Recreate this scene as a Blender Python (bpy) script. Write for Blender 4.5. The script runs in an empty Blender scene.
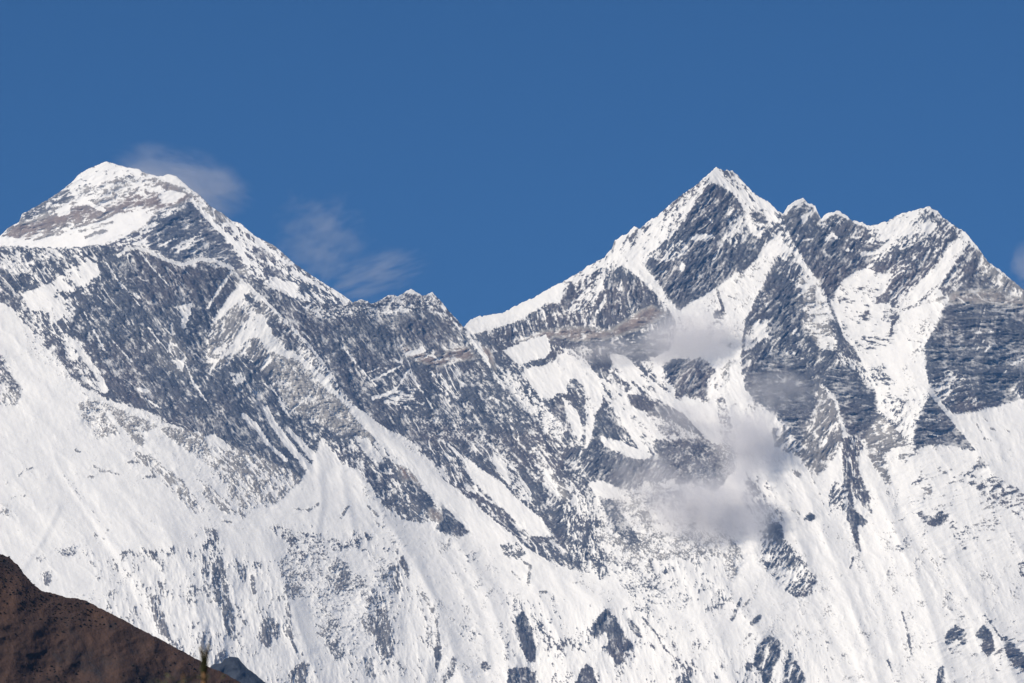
import bpy, math, random
import numpy as np
from mathutils import Vector

# ------------------------------------------------------------------ camera, sky, sun, exposure
scene = bpy.context.scene
COL = scene.collection
PITCH = math.radians(10.1)
cam_data = bpy.data.cameras.new('camera')
cam_data.sensor_width = 36.0
cam_data.lens = 180.0
cam_data.clip_start = 0.5
cam_data.clip_end = 90000.0
cam_data.dof.use_dof = True
cam_data.dof.focus_distance = 20000.0
cam_data.dof.aperture_fstop = 7.5
cam = bpy.data.objects.new('camera', cam_data)
COL.objects.link(cam)
cam.location = (0, 0, 0)
cam.rotation_euler = (math.radians(90) + PITCH, 0, 0)
scene.camera = cam
FPX = 5120.0

SUN_LEFT = math.radians(52)      # sun stands behind the camera, this far round to the left
SUN_ELEV = math.radians(40)
to_sun = Vector((-math.sin(SUN_LEFT) * math.cos(SUN_ELEV), -math.cos(SUN_LEFT) * math.cos(SUN_ELEV), math.sin(SUN_ELEV)))

world = bpy.data.worlds.new('World')
scene.world = world
world.use_nodes = True
wn = world.node_tree
wn.nodes.clear()
sky = wn.nodes.new('ShaderNodeTexSky')
sky.sky_type = 'NISHITA'
sky.sun_disc = False
sky.sun_elevation = SUN_ELEV
sky.sun_rotation = math.atan2(to_sun.x, to_sun.y)
sky.altitude = 3900
sky.air_density = 1.0
sky.dust_density = 0.15
sky.ozone_density = 6.0
bg = wn.nodes.new('ShaderNodeBackground')
bg.inputs['Strength'].default_value = 0.055
wo = wn.nodes.new('ShaderNodeOutputWorld')
hs = wn.nodes.new('ShaderNodeHueSaturation')
hs.inputs['Saturation'].default_value = 1.15
wn.links.new(sky.outputs[0], hs.inputs['Color'])
wn.links.new(hs.outputs[0], bg.inputs[0])
wn.links.new(bg.outputs[0], wo.inputs[0])

sun_data = bpy.data.lights.new('sun', 'SUN')
sun_data.energy = 4.35
sun_data.angle = math.radians(0.53)
sun_data.color = (1.0, 0.895, 0.735)
sun = bpy.data.objects.new('sun', sun_data)
COL.objects.link(sun)
sun.rotation_euler = to_sun.to_track_quat('Z', 'Y').to_euler()

scene.view_settings.view_transform = 'Standard'
scene.view_settings.look = 'None'
scene.view_settings.exposure = 0.2
scene.view_settings.gamma = 1.0
scene.view_settings.use_curve_mapping = False
scene.cycles.max_bounces = 10
scene.cycles.volume_bounces = 4
scene.cycles.use_denoising = True
scene.cycles.denoising_prefilter = 'ACCURATE'
scene.cycles.volume_max_steps = 512
scene.cycles.volume_step_rate = 0.35

random.seed(7)
HAZE_DENSITY = 1.18e-5
M_PX = 4.15            # metres one picture step spans on the wall

# ------------------------------------------------------------------ helpers
def ray_point(px, py, Y):
    """point at depth Y seen in the direction (px, py)"""
    a = (px - 512.0) / FPX
    b = (341.5 - py) / FPX
    t = Y / (math.cos(PITCH) - b * math.sin(PITCH))
    return a * t, Y, t * (math.sin(PITCH) + b * math.cos(PITCH))

def perlin(x, y, seed=0):
    x = np.asarray(x, np.float32); y = np.asarray(y, np.float32)
    xi = np.floor(x).astype(np.int64); yi = np.floor(y).astype(np.int64)
    xf = x - xi; yf = y - yi
    def g(ix, iy, dx, dy):
        h = (ix * 374761393 + iy * 668265263 + seed * 982451653) & 0xffffffff
        h = ((h ^ (h >> 13)) * 1274126177) & 0xffffffff
        h = h ^ (h >> 16)
        a = (h & 1023).astype(np.float32) * (2 * np.pi / 1024)
        return np.cos(a) * dx + np.sin(a) * dy
    u = xf * xf * xf * (xf * (xf * 6 - 15) + 10)
    v = yf * yf * yf * (yf * (yf * 6 - 15) + 10)
    n00 = g(xi, yi, xf, yf); n10 = g(xi + 1, yi, xf - 1, yf)
    n01 = g(xi, yi + 1, xf, yf - 1); n11 = g(xi + 1, yi + 1, xf - 1, yf - 1)
    return ((n00 * (1 - u) + n10 * u) * (1 - v) + (n01 * (1 - u) + n11 * u) * v) * 1.5

def fbm(x, y, octs, seed=0, gain=0.55, ridged=False):
    s = 0; a = 1.0; t = 0
    for k in range(octs):
        n = perlin(x * 2 ** k + 13.7 * k, y * 2 ** k + 5.1 * k, seed + k * 17)
        if ridged:
            n = 1 - 2.2 * np.abs(n)
            n = n - 0.45
        s = s + a * n; t += a * a; a *= gain
    return s / math.sqrt(t)

def dir_coords(px, py, ang, stretch):
    """along/across coordinates; ang in degrees below the horizontal, to the right"""
    c, s = math.cos(math.radians(ang)), math.sin(math.radians(ang))
    return (px * c + py * s) / stretch, (-px * s + py * c)

def blur(a, s):
    if s < 0.3:
        return a
    r = int(3 * s) + 1
    k = np.exp(-0.5 * (np.arange(-r, r + 1) / s) ** 2); k /= k.sum()
    p = np.pad(a, ((r, r), (r, r)), mode='edge')
    o = np.zeros((p.shape[0], a.shape[1]), np.float32)
    for i, w in enumerate(k):
        o += w * p[:, i:i + a.shape[1]]
    q = np.zeros_like(a)
    for i, w in enumerate(k):
        q += w * o[i:i + a.shape[0], :]
    return q

# ------------------------------------------------------------------ map of the mountain faces
X0, X1, Y0, Y1 = -170, 1194, 140, 720
RS = 2
RW, RH = (X1 - X0) * RS, (Y1 - Y0) * RS
GX, GY = np.meshgrid(X0 + (np.arange(RW) + 0.5) / RS, Y0 + (np.arange(RH) + 0.5) / RS)
GX = GX.astype(np.float32); GY = GY.astype(np.float32)
cov = np.full((RH, RW), 0.07, np.float32)     # share of bare rock
tan = np.full((RH, RW), 0.5, np.float32)     # grey gneiss with blue of shade and haze painted in 0 ... yellow-brown limestone 1
tilt = np.full((RH, RW), -0.12, np.float32)   # how far the facet is turned to the right
# strike of ledges and gullies: R falls to the right, L falls to the left, S strata rising right, H level, V upright, I none
KINDS = 'RLSHVI'
orient = {k: np.zeros((RH, RW), np.float32) for k in KINDS}
orient['I'] += 1.0

def put(mask, c, o=None, t=None, x=None):
    y0, x0, m = mask
    sl = (slice(y0, y0 + m.shape[0]), slice(x0, x0 + m.shape[1]))
    if c is not None: cov[sl] += (c - cov[sl]) * m
    if t is not None: tan[sl] += (t - tan[sl]) * m
    if x is not None: tilt[sl] += (x - tilt[sl]) * m
    if o is not None:
        for k in KINDS:
            orient[k][sl] += ((1.0 if k == o else 0.0) - orient[k][sl]) * m

def window(pts, pad):
    xs = [p[0] for p in pts]; ys = [p[1] for p in pts]
    x0 = max(0, int((min(xs) - pad - X0) * RS)); x1 = min(RW, int((max(xs) + pad - X0) * RS) + 2)
    y0 = max(0, int((min(ys) - pad - Y0) * RS)); y1 = min(RH, int((max(ys) + pad - Y0) * RS) + 2)
    return x0, x1, y0, y1

def pl(s):
    v = [float(q) for q in s.replace(',', ' ').split()]
    return list(zip(v[0::2], v[1::2]))

def P(c, s, o=None, t=None, x=None, soft=1.0):
    """an area of the face with one character"""
    pts = pl(s)
    if c is not None and soft == 1.0 and max(p[0] for p in pts) - min(p[0] for p in pts) > 30 and c > .3: soft = 2.0
    x0, x1, y0, y1 = window(pts, 4 * soft + 2)
    gx = GX[y0:y1, x0:x1]; gy = GY[y0:y1, x0:x1]
    ins = np.zeros(gx.shape, bool)
    n = len(pts)
    for i in range(n):
        ax, ay = pts[i]; bx, by = pts[(i + 1) % n]
        if ay == by: continue
        cond = ((ay > gy) != (by > gy)) & (gx < (bx - ax) * (gy - ay) / (by - ay) + ax)
        ins ^= cond
    put((y0, x0, blur(ins.astype(np.float32), soft * RS * .6)), c, o, t, x)

def S(c, w, s, o=None, t=None, x=None, w2=None):
    """a crest, gully or ledge of width w along a line"""
    pts = pl(s)
    w2 = w if w2 is None else w2
    x0, x1, y0, y1 = window(pts, max(w, w2) + 3)
    gx = GX[y0:y1, x0:x1]; gy = GY[y0:y1, x0:x1]
    best = np.zeros(gx.shape, np.float32)
    n = len(pts) - 1
    for i in range(n):
        ax, ay = pts[i]; bx, by = pts[i + 1]
        dx, dy = bx - ax, by - ay
        h = np.clip(((gx - ax) * dx + (gy - ay) * dy) / (dx * dx + dy * dy), 0, 1)
        d = np.hypot(gx - ax - h * dx, gy - ay - h * dy)
        ww = (w + (w2 - w) * (i + h) / n) * 0.5
        best = np.maximum(best, np.clip((ww + 0.45 - d) / 0.9, 0, 1))
    put((y0, x0, best), c, o, t, x)

# ---- far summit pyramid
P(.5, '-170,340 0,230 105,155 240,215 360,300 350,320 -170,320', 'S', .74)
P(.62, '20,226 22,213 65,188 78,180 84,192 60,205 45,214', 'S', .35, .1)
P(.36, '72,186 80,174 105,160 145,172 142,181 122,177 100,181 88,187', 'S', .3)
P(.5, '85,187 105,181 140,183 160,181 158,192 120,196 90,200 78,196', 'S', .7)
P(.82, '2,236 20,224 34,222 60,216 75,207 95,204 112,208 106,216 78,221 60,226 38,236 15,243', 'S', .85)
P(.2, '55,210 64,203 72,206 70,214 58,218', 'S')
P(.74, '106,206 128,197 150,194 172,200 190,195 196,200 172,209 150,206 130,211 112,214', 'S', .85)
P(.8, '155,185 168,182 183,188 181,192 166,189', 'S', .8)
P(.1, '158,196 172,190 186,194 176,202 162,203', 'S')
S(.1, 4, '72,190 80,200 92,205 104,210')
P(.75, '112,185 130,182 135,190 118,193', 'S', .5)
P(.05, '-170,236 0,236 30,240 58,236 74,229 104,221 116,214 140,210 148,214 146,224 136,232 112,240 82,251 40,248 -170,246', 'S')
S(.75, 2.2, '70,234 88,229 112,222', 'S', .6); S(.75, 3, '86,237 96,233 106,231', 'S', .6); S(.8, 2.5, '34,240 52,234 60,231', 'S', .7)
P(.84, '108,246 114,238 140,232 150,222 158,214 190,201 200,208 226,240 248,266 235,270 205,260 185,265 160,254 145,246 125,252', 'S', .1, .75)
P(.5, '108,246 114,238 140,232 150,222 158,214 188,203 160,222 146,236 150,244 125,250', 'S', .1, .4)
P(.4, '176,246 190,238 200,232 204,238 188,250 178,252', 'S')
S(.15, 2.4, '172,248 184,242 194,238', 'S'); S(.15, 2, '160,246 176,238', 'S')
P(.42, '198,194 240,222 295,262 353,300 345,310 285,302 258,286 240,262 222,232', 'R', .3, .1)
S(.08, 4, '192,200 205,215 222,232 238,246 246,262', 'R', w2=5)
S(.1, 3, '236,224 255,237 280,258 300,275 330,292 347,301', 'R')
P(.8, '206,208 220,212 236,222 232,228 222,222 214,220', 'R', .5, .2)
P(.85, '252,246 262,248 276,256 277,262 262,260 254,256', 'R', 0, .5)
P(.85, '262,268 272,266 290,276 294,281 282,281 268,275', 'R', 0, .5)
P(.8, '298,284 306,285 316,300 304,296', 'R', 0, .5); S(.75, 3, '310,284 326,302', 'R', .2, .4); S(.7, 2, '318,281 338,300', 'R', .3, .3)
P(.1, '256,288 272,276 290,284 298,296 290,300 272,292', 'R')

# ---- left half of the great wall
P(.16, '500,600 560,596 600,600 660,610 700,640 830,640 830,700 500,700', 'V', .3, None, 6)
P(.12, '930,612 970,612 1060,612 1060,700 925,700', 'S', .4, None, 6)
P(.82, '-170,240 0,247 130,248 182,266 232,270 300,301 350,306 465,327 530,430 610,480 640,530 570,570 540,520 500,480 430,440 380,420 330,470 305,480 250,455 205,440 150,412 110,400 80,385 50,350 25,320 0,302 -170,290', 'R', .15, .25)
P(.6, '-170,247 100,248 112,270 88,292 72,312 66,345 50,352 22,322 0,304 -170,300', 'R', .15, .05)
P(.85, '0,262 14,262 30,278 22,300 8,308 0,300', 'R', .1, .3)
P(.06, '20,293 34,289 50,283 58,288 52,298 66,306 62,318 51,326 48,312 30,310')
P(.2, '52,282 74,266 98,262 99,275 82,285 60,292', 'R'); P(.05, '84,264 98,262 99,274 90,272'); P(.85, '82,248 106,244 118,262 116,285 104,284 98,262 86,258', 'R', 0, .5)
P(.3, '0,252 14,256 26,272 20,276 0,266', 'R')
P(.9, '118,256 140,262 180,268 205,272 215,300 206,330 212,370 245,398 262,425 290,450 300,474 258,458 205,437 162,418 134,396 110,362 100,330 104,295', 'R', .12, .4, 2)
P(.8, '130,320 170,330 200,350 195,385 160,370 135,350', 'R', .38)
P(.92, '196,262 230,272 228,290 212,300 205,345 215,385 240,395 232,400 200,380 192,340 198,300', 'R', 0, .5)
S(.1, 3.5, '118,256 129,247 146,250 166,260 182,265 200,259 216,261 232,268', 'R'); S(.1, 1.4, '140,252 152,268 168,285'); S(.15, 1.4, '106,262 122,288')
P(.4, '60,330 76,338 92,362 106,392 98,394 84,378 66,360', 'R'); S(.1, 5, '70,338 84,356 96,372 105,390', w2=7)
S(.1, 1.6, '84,312 104,350'); S(.15, 1.6, '112,340 132,362'); S(.15, 1.4, '148,328 168,352'); S(.15, 1.4, '55,294 74,308'); S(.15, 1.2, '120,282 140,306')
S(.1, 2, '192,380 205,400'); S(.12, 1.4, '145,398 160,408'); S(.12, 1.4, '185,362 194,386'); S(.1, 3, '86,258 94,266'); S(.12, 1.3, '205,330 228,362'); S(.1, 4, '139,389 146,391'); 
P(.08, '174,306 192,303 190,315 184,330 180,328 182,316'); P(.1, '171,360 185,360 182,372 178,370'); P(.1, '132,293 140,296 138,300')
# spur below the far summit
P(.55, '241,282 262,298 292,328 320,360 345,396 378,432 372,452 345,440 318,425 290,408 262,372 240,352 214,382 205,360 210,325', 'L', .45, -.25)
P(.12, '241,281 252,287 264,299 256,300 246,297 232,306 214,325 211,320 226,300')
S(.1, 3, '231,272 222,285 212,300 208,308'); P(.85, '242,292 258,302 262,310 248,302', 'R', 0, .3)
P(.12, '253,312 262,314 270,330 280,346 292,356 286,360 270,350 258,337 246,342 230,356 238,332')
S(.12, 3, '241,281 262,298 290,326 306,342 322,362', w2=2); S(.15, 1.6, '306,342 322,362 334,378')
S(.06, 4.5, '272,342 288,354 300,358 322,378 332,392 346,405 365,416', w2=6)
S(.15, 2, '300,342 290,354'); S(.15, 2, '225,350 212,368 206,380'); S(.2, 3, '240,340 222,358')
P(.88, '266,318 274,320 290,334 304,345 292,352 282,342', 'R', .1, .4)
P(.72, '272,352 300,362 325,386 350,408 376,428 372,448 340,436 315,420 290,408 274,382', 'I', .6, -.2, 2)
P(.85, '205,375 236,360 256,370 268,384 284,410 300,430 290,440 262,415 225,392', 'R', .1, .2, 1.5)
P(.2, '228,372 240,372 246,380 236,386', 'R')
S(.15, 2, '265,384 276,394 286,412', w2=3); S(.3, 2, '306,398 290,412')
# couloirs and rock steps at the foot of the dark wall
P(.95, '215,415 245,412 262,425 275,448 266,455 240,450 205,436 190,425', 'R', .3, .6)
S(.95, 8, '258,404 272,430 290,456', 'R', .05, .7)
S(.04, 5, '243,415 256,426 268,444 286,460', w2=4); S(.04, 5, '266,408 272,422 288,444 306,466 318,474', w2=9); S(.08, 4, '288,430 300,442 312,456', w2=8)
P(.96, '295,457 306,470 309,477 302,476 296,466', 'R', 0, .6)
P(.55, '78,402 100,400 120,408 150,424 200,432 228,454 262,456 306,480 292,500 270,506 240,508 224,482 200,458 160,442 140,447 126,432 96,440 82,418', 'I', .65, -.2)
P(.5, '205,440 250,452 300,476 290,500 245,506 215,465', 'R', .6, -.2)
P(.02, '-170,300 0,302 12,308 22,322 28,345 46,370 58,378 72,405 96,439 130,449 160,470 182,500 200,522 205,565 110,556 60,600 0,580 -170,580')
P(.75, '-40,352 0,355 7,364 14,380 24,391 12,390 0,384 -40,390', 'R', .1, .3); P(.4, '-40,385 0,386 22,392 16,405 -40,402', 'R', .6)
S(.0, 5, '108,414 132,444 146,456'); P(.03, '143,432 158,426 172,440 188,452 193,470 208,492 216,512 190,500 158,474 143,448')
P(.04, '204,436 214,434 230,446 232,452 216,446 206,442'); S(.35, 3, '160,438 182,462', 'R', .5)
P(.55, '130,448 150,455 176,475 196,496 206,512 196,515 172,492 150,470 136,460', 'R', .65)
P(.5, '196,478 214,486 240,510 246,518 226,514 206,500', 'R', .6)
P(.1, '196,462 212,466 228,492 246,512 236,508 214,490')
for q in ('94,466 102,470 118,474', '128,462 140,461', '142,478 155,476', '88,477 93,477', '76,450 79,452', '222,521 231,522', '266,512 271,513', '100,471 104,472'):
    S(.7, 2.4, q)
S(.3, 2, '0,486 12,480 26,470 34,466'); P(.3, '0,508 18,510 22,516 0,518'); S(.28, 2, '10,498 24,496')
P(.02, '322,436 332,452 352,470 364,492 372,520 372,560 300,562 242,562 236,520 270,510 300,482 314,460')
P(.62, '333,440 350,430 376,446 402,470 425,492 446,520 420,524 396,516 382,504 374,488 360,472 345,465 336,462', 'R', .35, .2)
P(.2, '352,436 366,436 380,456 394,474 386,474 368,456', 'R'); P(.85, '362,468 372,470 388,492 384,504 376,496', 'R', .25, .5)
P(.88, '378,462 386,460 390,480 386,490 380,478', 'R', 0, .6); S(.06, 3, '345,466 358,476 368,496')
P(.85, '396,464 408,466 422,486 412,492 402,478', 'R', .9)
S(.7, 2.5, '341,517 348,506'); S(.7, 2.5, '368,506 378,516'); S(.5, 3, '376,524 384,528'); S(.45, 2, '292,508 308,510 318,504'); S(.3, 1.5, '222,530 244,528 262,526')
P(.55, '372,428 400,446 440,472 478,500 520,538 560,560 520,560 470,525 440,498 404,466 376,446', 'R', .3, .2)
P(.88, '406,478 414,482 430,498 438,512 426,508 410,494', 'R', 0, .6)
P(.8, '428,506 444,510 452,520 440,524 430,518', 'R', .8)
P(.93, '440,502 455,506 470,516 488,531 474,528 470,532 458,537 446,533 434,529 444,520', 'R', 0, .7)
P(.68, '420,424 466,462 500,492 548,532 590,572 560,566 520,548 480,506 440,470 410,440', 'R', .15, .15)
P(.9, '440,458 450,462 456,474 446,472', 'R', 0, .5); P(.88, '458,470 468,474 476,486 466,484', 'R', 0, .5)
P(.0, '343,400 365,412 382,426 400,444 424,460 444,480 466,496 492,518 528,548 566,574 596,600 560,606 508,572 474,536 450,512 424,484 404,464 380,443 358,422', None, None, -.35)
P(.0, '464,456 476,464 492,480 516,500 542,518 553,536 532,536 508,514 482,490 466,472', 'R', None, -.35)
S(.08, 3, '442,440 452,448 462,458'); S(.1, 2.4, '480,434 497,450 515,470 530,494', w2=3); S(.15, 2, '494,456 506,464'); P(.25, '490,456 502,462 520,484 534,502 520,500 500,476', 'R')
# ---- middle of the wall
P(.66, '350,303 372,302 400,292 438,296 452,314 438,312 400,308 362,318 320,312 300,306', 'I', .1)
P(.94, '345,322 380,318 420,308 446,318 462,332 446,346 404,350 372,366 348,346', 'R', .3, .3, 2)
P(.6, '436,296 450,312 464,328 456,330 440,312', 'R', .2, .3)
P(.9, '290,300 345,312 350,345 372,372 340,366 318,340 296,322 270,296', 'R', .05, .45); P(.55, '300,304 350,308 352,318 320,318', 'I', .1)
P(.9, '326,362 350,372 378,392 420,430 450,446 420,446 380,424 340,388', 'R', .1, .35)
P(.8, '395,343 436,356 458,346 476,346 486,358 458,362 436,368 408,358', 'S', .9)
P(.06, '404,356 408,351 418,350 423,345 424,352 412,356'); S(.3, 2, '426,354 440,359')
S(.06, 4.5, '373,398 388,394 399,386 407,371', w2=1.6); S(.1, 2, '366,373 378,368'); S(.15, 1.8, '372,380 385,374 400,366'); S(.12, 1.8, '343,347 360,368 376,386'); S(.12, 1.8, '407,370 418,386 432,408')
P(.55, '400,385 420,392 428,410 404,408 380,402', 'H', .1); P(.65, '426,370 450,378 470,395 482,410 462,404 440,390', 'R', .3)
P(.78, '464,328 486,332 512,372 530,420 560,450 540,440 500,380 470,350', 'R', .35, .1); P(.8, '478,346 500,350 514,368 506,376 494,370', 'R', .9)
S(.15, 2.4, '466,332 480,350 486,360 495,376 510,396 523,414'); S(.05, 4, '474,342 487,360')
P(.7, '400,410 470,420 500,440 520,470 480,440 440,440 420,425', 'I', .1)
P(.93, '478,412 496,418 496,436 484,434', 'R', 0, .3, 2)
P(.45, '500,372 530,368 542,398 536,420 520,410 506,388', 'R', .2)
P(.75, '520,425 560,440 590,470 596,520 590,560 560,540 548,510 540,470', 'L', .2, .1); P(.55, '555,470 600,500 640,560 600,580 570,550', 'V', .2)
P(.55, '536,452 552,452 566,480 572,505 548,490 536,476', 'R', .5)
S(.3, 1.6, '530,452 540,452 555,474'); S(.25, 1.8, '584,484 574,498 568,512'); S(.35, 1.6, '536,478 554,470'); S(.3, 1.6, '560,486 572,506')
P(.02, '464,327 470,319 505,310 535,296 562,280 567,284 560,303 545,305 530,311 515,322 500,325 486,331 470,334')
P(.75, '484,331 515,322 545,305 560,302 566,284 600,263 622,262 642,280 668,304 678,320 670,350 640,362 600,356 552,340 500,350', 'V', .2, .15)
P(.85, '490,352 520,340 545,330 580,326 610,330 650,304 668,312 650,326 600,342 562,342 520,350', 'H', .85)
P(.88, '552,336 575,342 620,340 664,330 668,350 640,362 600,358 570,356 553,346', 'H', .2, .2)
P(.45, '564,286 600,266 606,290 590,310 566,312', 'L', .1)
P(.93, '560,300 572,282 576,296 568,308', 'V', 0, .5)
S(.1, 3.5, '622,262 640,276 655,290 668,304 675,316', w2=4); S(.1, 3.5, '619,264 612,284 606,298 598,312'); S(.12, 3, '604,272 600,288 590,306'); P(.9, '612,272 620,266 622,276 610,300 604,302', 'V', 0, .5); P(.92, '622,284 634,282 650,300 648,308 622,306', 'V', .1, .4)
# ---- highest summit on the right half
P(.24, '560,284 590,264 612,248 640,228 680,196 712,170 716,184 702,194 692,208 676,228 660,248 645,260 622,263 600,268 575,284', 'L', .3)
P(.45, '634,228 656,219 668,208 680,196 706,176 712,178 690,200 668,220 644,234', 'L', .2); S(.8, 2.5, '614,242 612,252'); S(.85, 3, '637,230 630,240'); S(.8, 2, '650,225 644,232'); S(.7, 2, '628,236 622,246')
P(.9, '712,180 726,186 738,200 746,215 750,232 762,240 770,240 764,250 752,258 735,274 715,290 700,300 690,302 680,311 672,302 656,282 642,263 656,250 676,232 690,210 702,194', 'L', .12, .5)
P(.9, '700,202 722,204 726,236 706,236 694,225', 'L', .25, .45, 4)
P(.08, '688,240 696,234 712,234 716,238 704,240'); P(.25, '680,262 687,264 684,272 679,270'); S(.2, 2, '722,244 716,254 713,260'); S(.15, 2, '706,215 712,222'); S(.3, 2, '690,210 684,220'); 
P(.5, '640,258 660,246 682,240 690,250 670,262 654,262', 'L', .1, .1, 2)
P(.3, '704,180 712,171 716,166 738,175 756,194 778,210 784,222 770,226 756,216 746,205 732,192 718,184', 'R', .1)
S(.08, 3.5, '714,174 726,184 738,192 752,208 760,222'); S(.75, 2, '732,180 744,186 752,200', 'R', .1, .3)
P(.55, '746,206 770,222 786,224 800,250 788,254 770,244 758,234', 'L', .1); P(.92, '750,210 764,214 768,224 758,222', 'L', 0, .5)
S(.2, 3, '738,210 730,225 724,240'); P(.55, '728,205 746,212 748,235 736,250 726,240', 'L', .1)
P(.92, '758,240 766,232 778,240 768,254 752,262 744,272 738,272 748,256', 'L', .05, .4)
P(.13, '768,240 780,238 776,252 766,276 757,294 746,306 741,322 741,346 734,352 720,338 700,332 680,332 674,314 690,303 712,290 735,276 752,264')
S(.75, 3, '717,290 721,302 724,314', 'V', .2); P(.8, '714,310 724,310 724,319 713,318', 'V', .1); S(.5, 2, '728,296 736,299'); S(.5, 2, '736,308 746,304')
P(.8, '766,276 778,252 790,250 800,265 815,285 830,310 840,335 850,350 862,362 876,392 878,412 868,426 862,440 850,430 840,402 820,382 802,430 790,435 770,410 745,390 740,360 744,322 757,296', 'L', .15, .1)
S(.12, 3, '780,232 774,246 770,258'); P(.25, '770,232 780,236 790,250 786,262 776,256', 'L')
P(.2, '758,318 768,319 765,336 756,346 744,352 745,336', 'L'); S(.15, 1.6, '783,308 781,316')
P(.95, '785,280 800,300 804,330 790,345 772,330 770,300', 'L', 0, .4, 2)
P(.48, '796,270 818,284 828,310 834,336 838,350 820,350 806,330 802,300', 'H', .55)
S(.1, 4, '784,226 795,244 806,264 816,280', w2=5); S(.3, 3, '817,286 824,304 832,318'); P(.1, '800,276 814,280 817,286 808,284')
P(.15, '818,336 832,337 833,342 818,342'); P(.2, '795,326 800,326 798,336 792,334')
P(.93, '786,228 802,222 820,236 850,240 872,242 882,250 872,264 856,274 846,280 840,290 836,304 829,300 820,284 806,264 794,244', 'L', .05, .5)
P(.8, '782,216 790,204 803,198 812,204 820,218 838,211 852,220 868,228 874,240 850,242 800,232 786,226', 'L', .35, .4)
S(.06, 3.5, '785,214 790,206 803,199'); S(.1, 3, '806,203 815,207'); S(.06, 3.5, '822,219 830,214 838,212 848,218'); P(.1, '800,216 812,210 808,218 803,224'); S(.1, 2.5, '855,222 868,227')
S(.1, 3.5, '826,240 832,234 837,238'); S(.12, 2.4, '803,240 812,239'); S(.15, 2, '798,234 796,240'); S(.12, 2.4, '852,237 860,238'); S(.2, 2.5, '846,250 852,250')
S(.95, 3, '828,300 836,320 842,338 856,352', 'R', .1, .6); S(.96, 5, '832,322 846,346 858,360', 'R', .1, .6)
# ---- right-hand summit with its slanting ribs
P(.52, '866,228 888,221 930,206 955,226 972,240 962,262 940,286 925,302 900,322 884,330 870,304 882,276 864,272 880,250', 'L', .1, .05)
P(.2, '876,226 912,211 930,206 940,214 926,222 918,232 900,236 886,246 872,246 860,244 876,236', 'L')
P(.75, '922,216 934,214 944,220 940,224 926,222', 'R', .1, .3); P(.12, '924,224 938,222 934,230 922,232')
P(.92, '855,244 880,242 896,236 888,246 878,252 864,254', 'H', 0, .5); S(.1, 4, '862,254 878,252 890,242')
P(.88, '930,252 940,260 910,286 886,302 872,306 878,297 896,280 908,268', 'L', .05, .4)
P(.85, '898,250 918,240 926,244 906,262 892,268 884,262', 'L', .05, .35)
P(.88, '876,262 892,262 886,274 872,270', 'L', 0, .4)
P(.14, '958,238 969,243 956,262 938,282 922,298 905,312 888,324 896,304 922,280 944,256')
P(.8, '968,244 978,250 992,266 976,280 955,296 942,298 938,288 955,265', 'L', .1, .35)
P(.2, '838,284 855,272 870,269 886,276 894,272 882,290 873,305 890,302 898,312 902,332 905,342 902,382 905,402 894,430 874,442 869,426 879,406 873,382 860,356 843,332 832,304', 'H', .2)
P(.6, '838,300 850,296 852,302 840,306', 'H', .1); S(.6, 3, '862,302 870,306 864,316', 'I', .2); S(.5, 3, '845,310 856,312'); S(.45, 3, '866,285 872,284'); P(.4, '862,336 890,340 894,348 868,346', 'H', .3); P(.4, '868,370 886,362 884,380 872,380', 'I', .1)
P(.1, '904,306 946,296 942,310 936,325 926,340 922,360 925,384 930,396 918,408 900,412 892,398 887,370 888,344 892,326')
S(.65, 3, '896,312 908,308 926,302 944,298', 'S', .6); S(.7, 3, '890,318 898,316'); S(.8, 2, '898,316 892,326 890,336'); S(.45, 2, '904,338 914,342 922,342'); S(.4, 2, '912,354 920,346')
P(.95, '945,304 960,286 985,270 1024,290 1194,385 1194,420 1024,400 1010,403 990,407 960,414 946,410 935,396 925,370 925,345 936,325', 'H', .12, .45)
P(.88, '950,292 1000,288 1060,300 1060,308 1024,308 980,304 948,304', 'H', .75, .2)
P(.6, '972,242 988,262 1012,280 1060,310 1040,306 1000,290 980,272', 'L', .5, .1)
S(.9, 2, '950,319 980,318 1005,316', 'H', .75); S(.7, 1.6, '938,332 970,333 1020,330', 'H', .75); S(.5, 1.4, '985,308 975,345'); S(.2, 1.5, '984,340 975,352'); S(.2, 1.5, '989,346 985,352')
P(.68, '928,372 950,368 985,392 975,410 955,414 940,404 930,392', 'S', .3); S(.15, 2, '1002,375 1006,371'); S(.15, 2, '1012,365 1024,358'); P(.7, '1010,392 1024,380 1060,385 1060,402 1024,400', 'L', .1)
P(.03, '943,412 965,415 990,408 1010,404 1024,400 1194,420 1194,600 1060,520 1024,500 1000,480 975,450 960,432')
for q in ('976,424 981,432', '984,438 992,441', '1004,430 1010,431', '985,420 988,421', '990,428 995,430'):
    S(.5, 1.8, q)
P(.35, '872,408 932,394 922,420 913,448 896,446 880,430', 'L', .1)
P(.96, '931,392 945,410 960,430 976,451 950,447 932,444 914,449 914,430 922,410', 'H', .15, .95)
S(.04, 4, '925,384 940,404 960,428 985,458 1010,485'); S(.3, 1.5, '926,419 940,420'); S(.3, 1.5, '930,434 938,436')
P(.62, '862,425 878,412 896,428 912,444 904,456 884,452 892,482 884,492 895,502 884,482 868,458', 'S', .5, 0, 2); P(.2, '892,448 912,445 912,460 890,468')
P(.12, '905,452 975,452 1005,480 1024,500 1024,560 930,560 900,500 890,474', 'S'); P(.38, '978,456 990,470 1020,490 1060,520 1024,520 990,500 960,480', 'S', .2); P(.6, '978,454 990,466 972,468', 'S', 0)
P(.85, '992,487 999,481 1005,489 998,488', 'I', 0, .4); S(.7, 2.4, '944,472 954,477'); S(.7, 2.4, '922,488 930,491'); P(.6, '910,484 920,476 924,478 914,488', 'S', .1)
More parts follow.
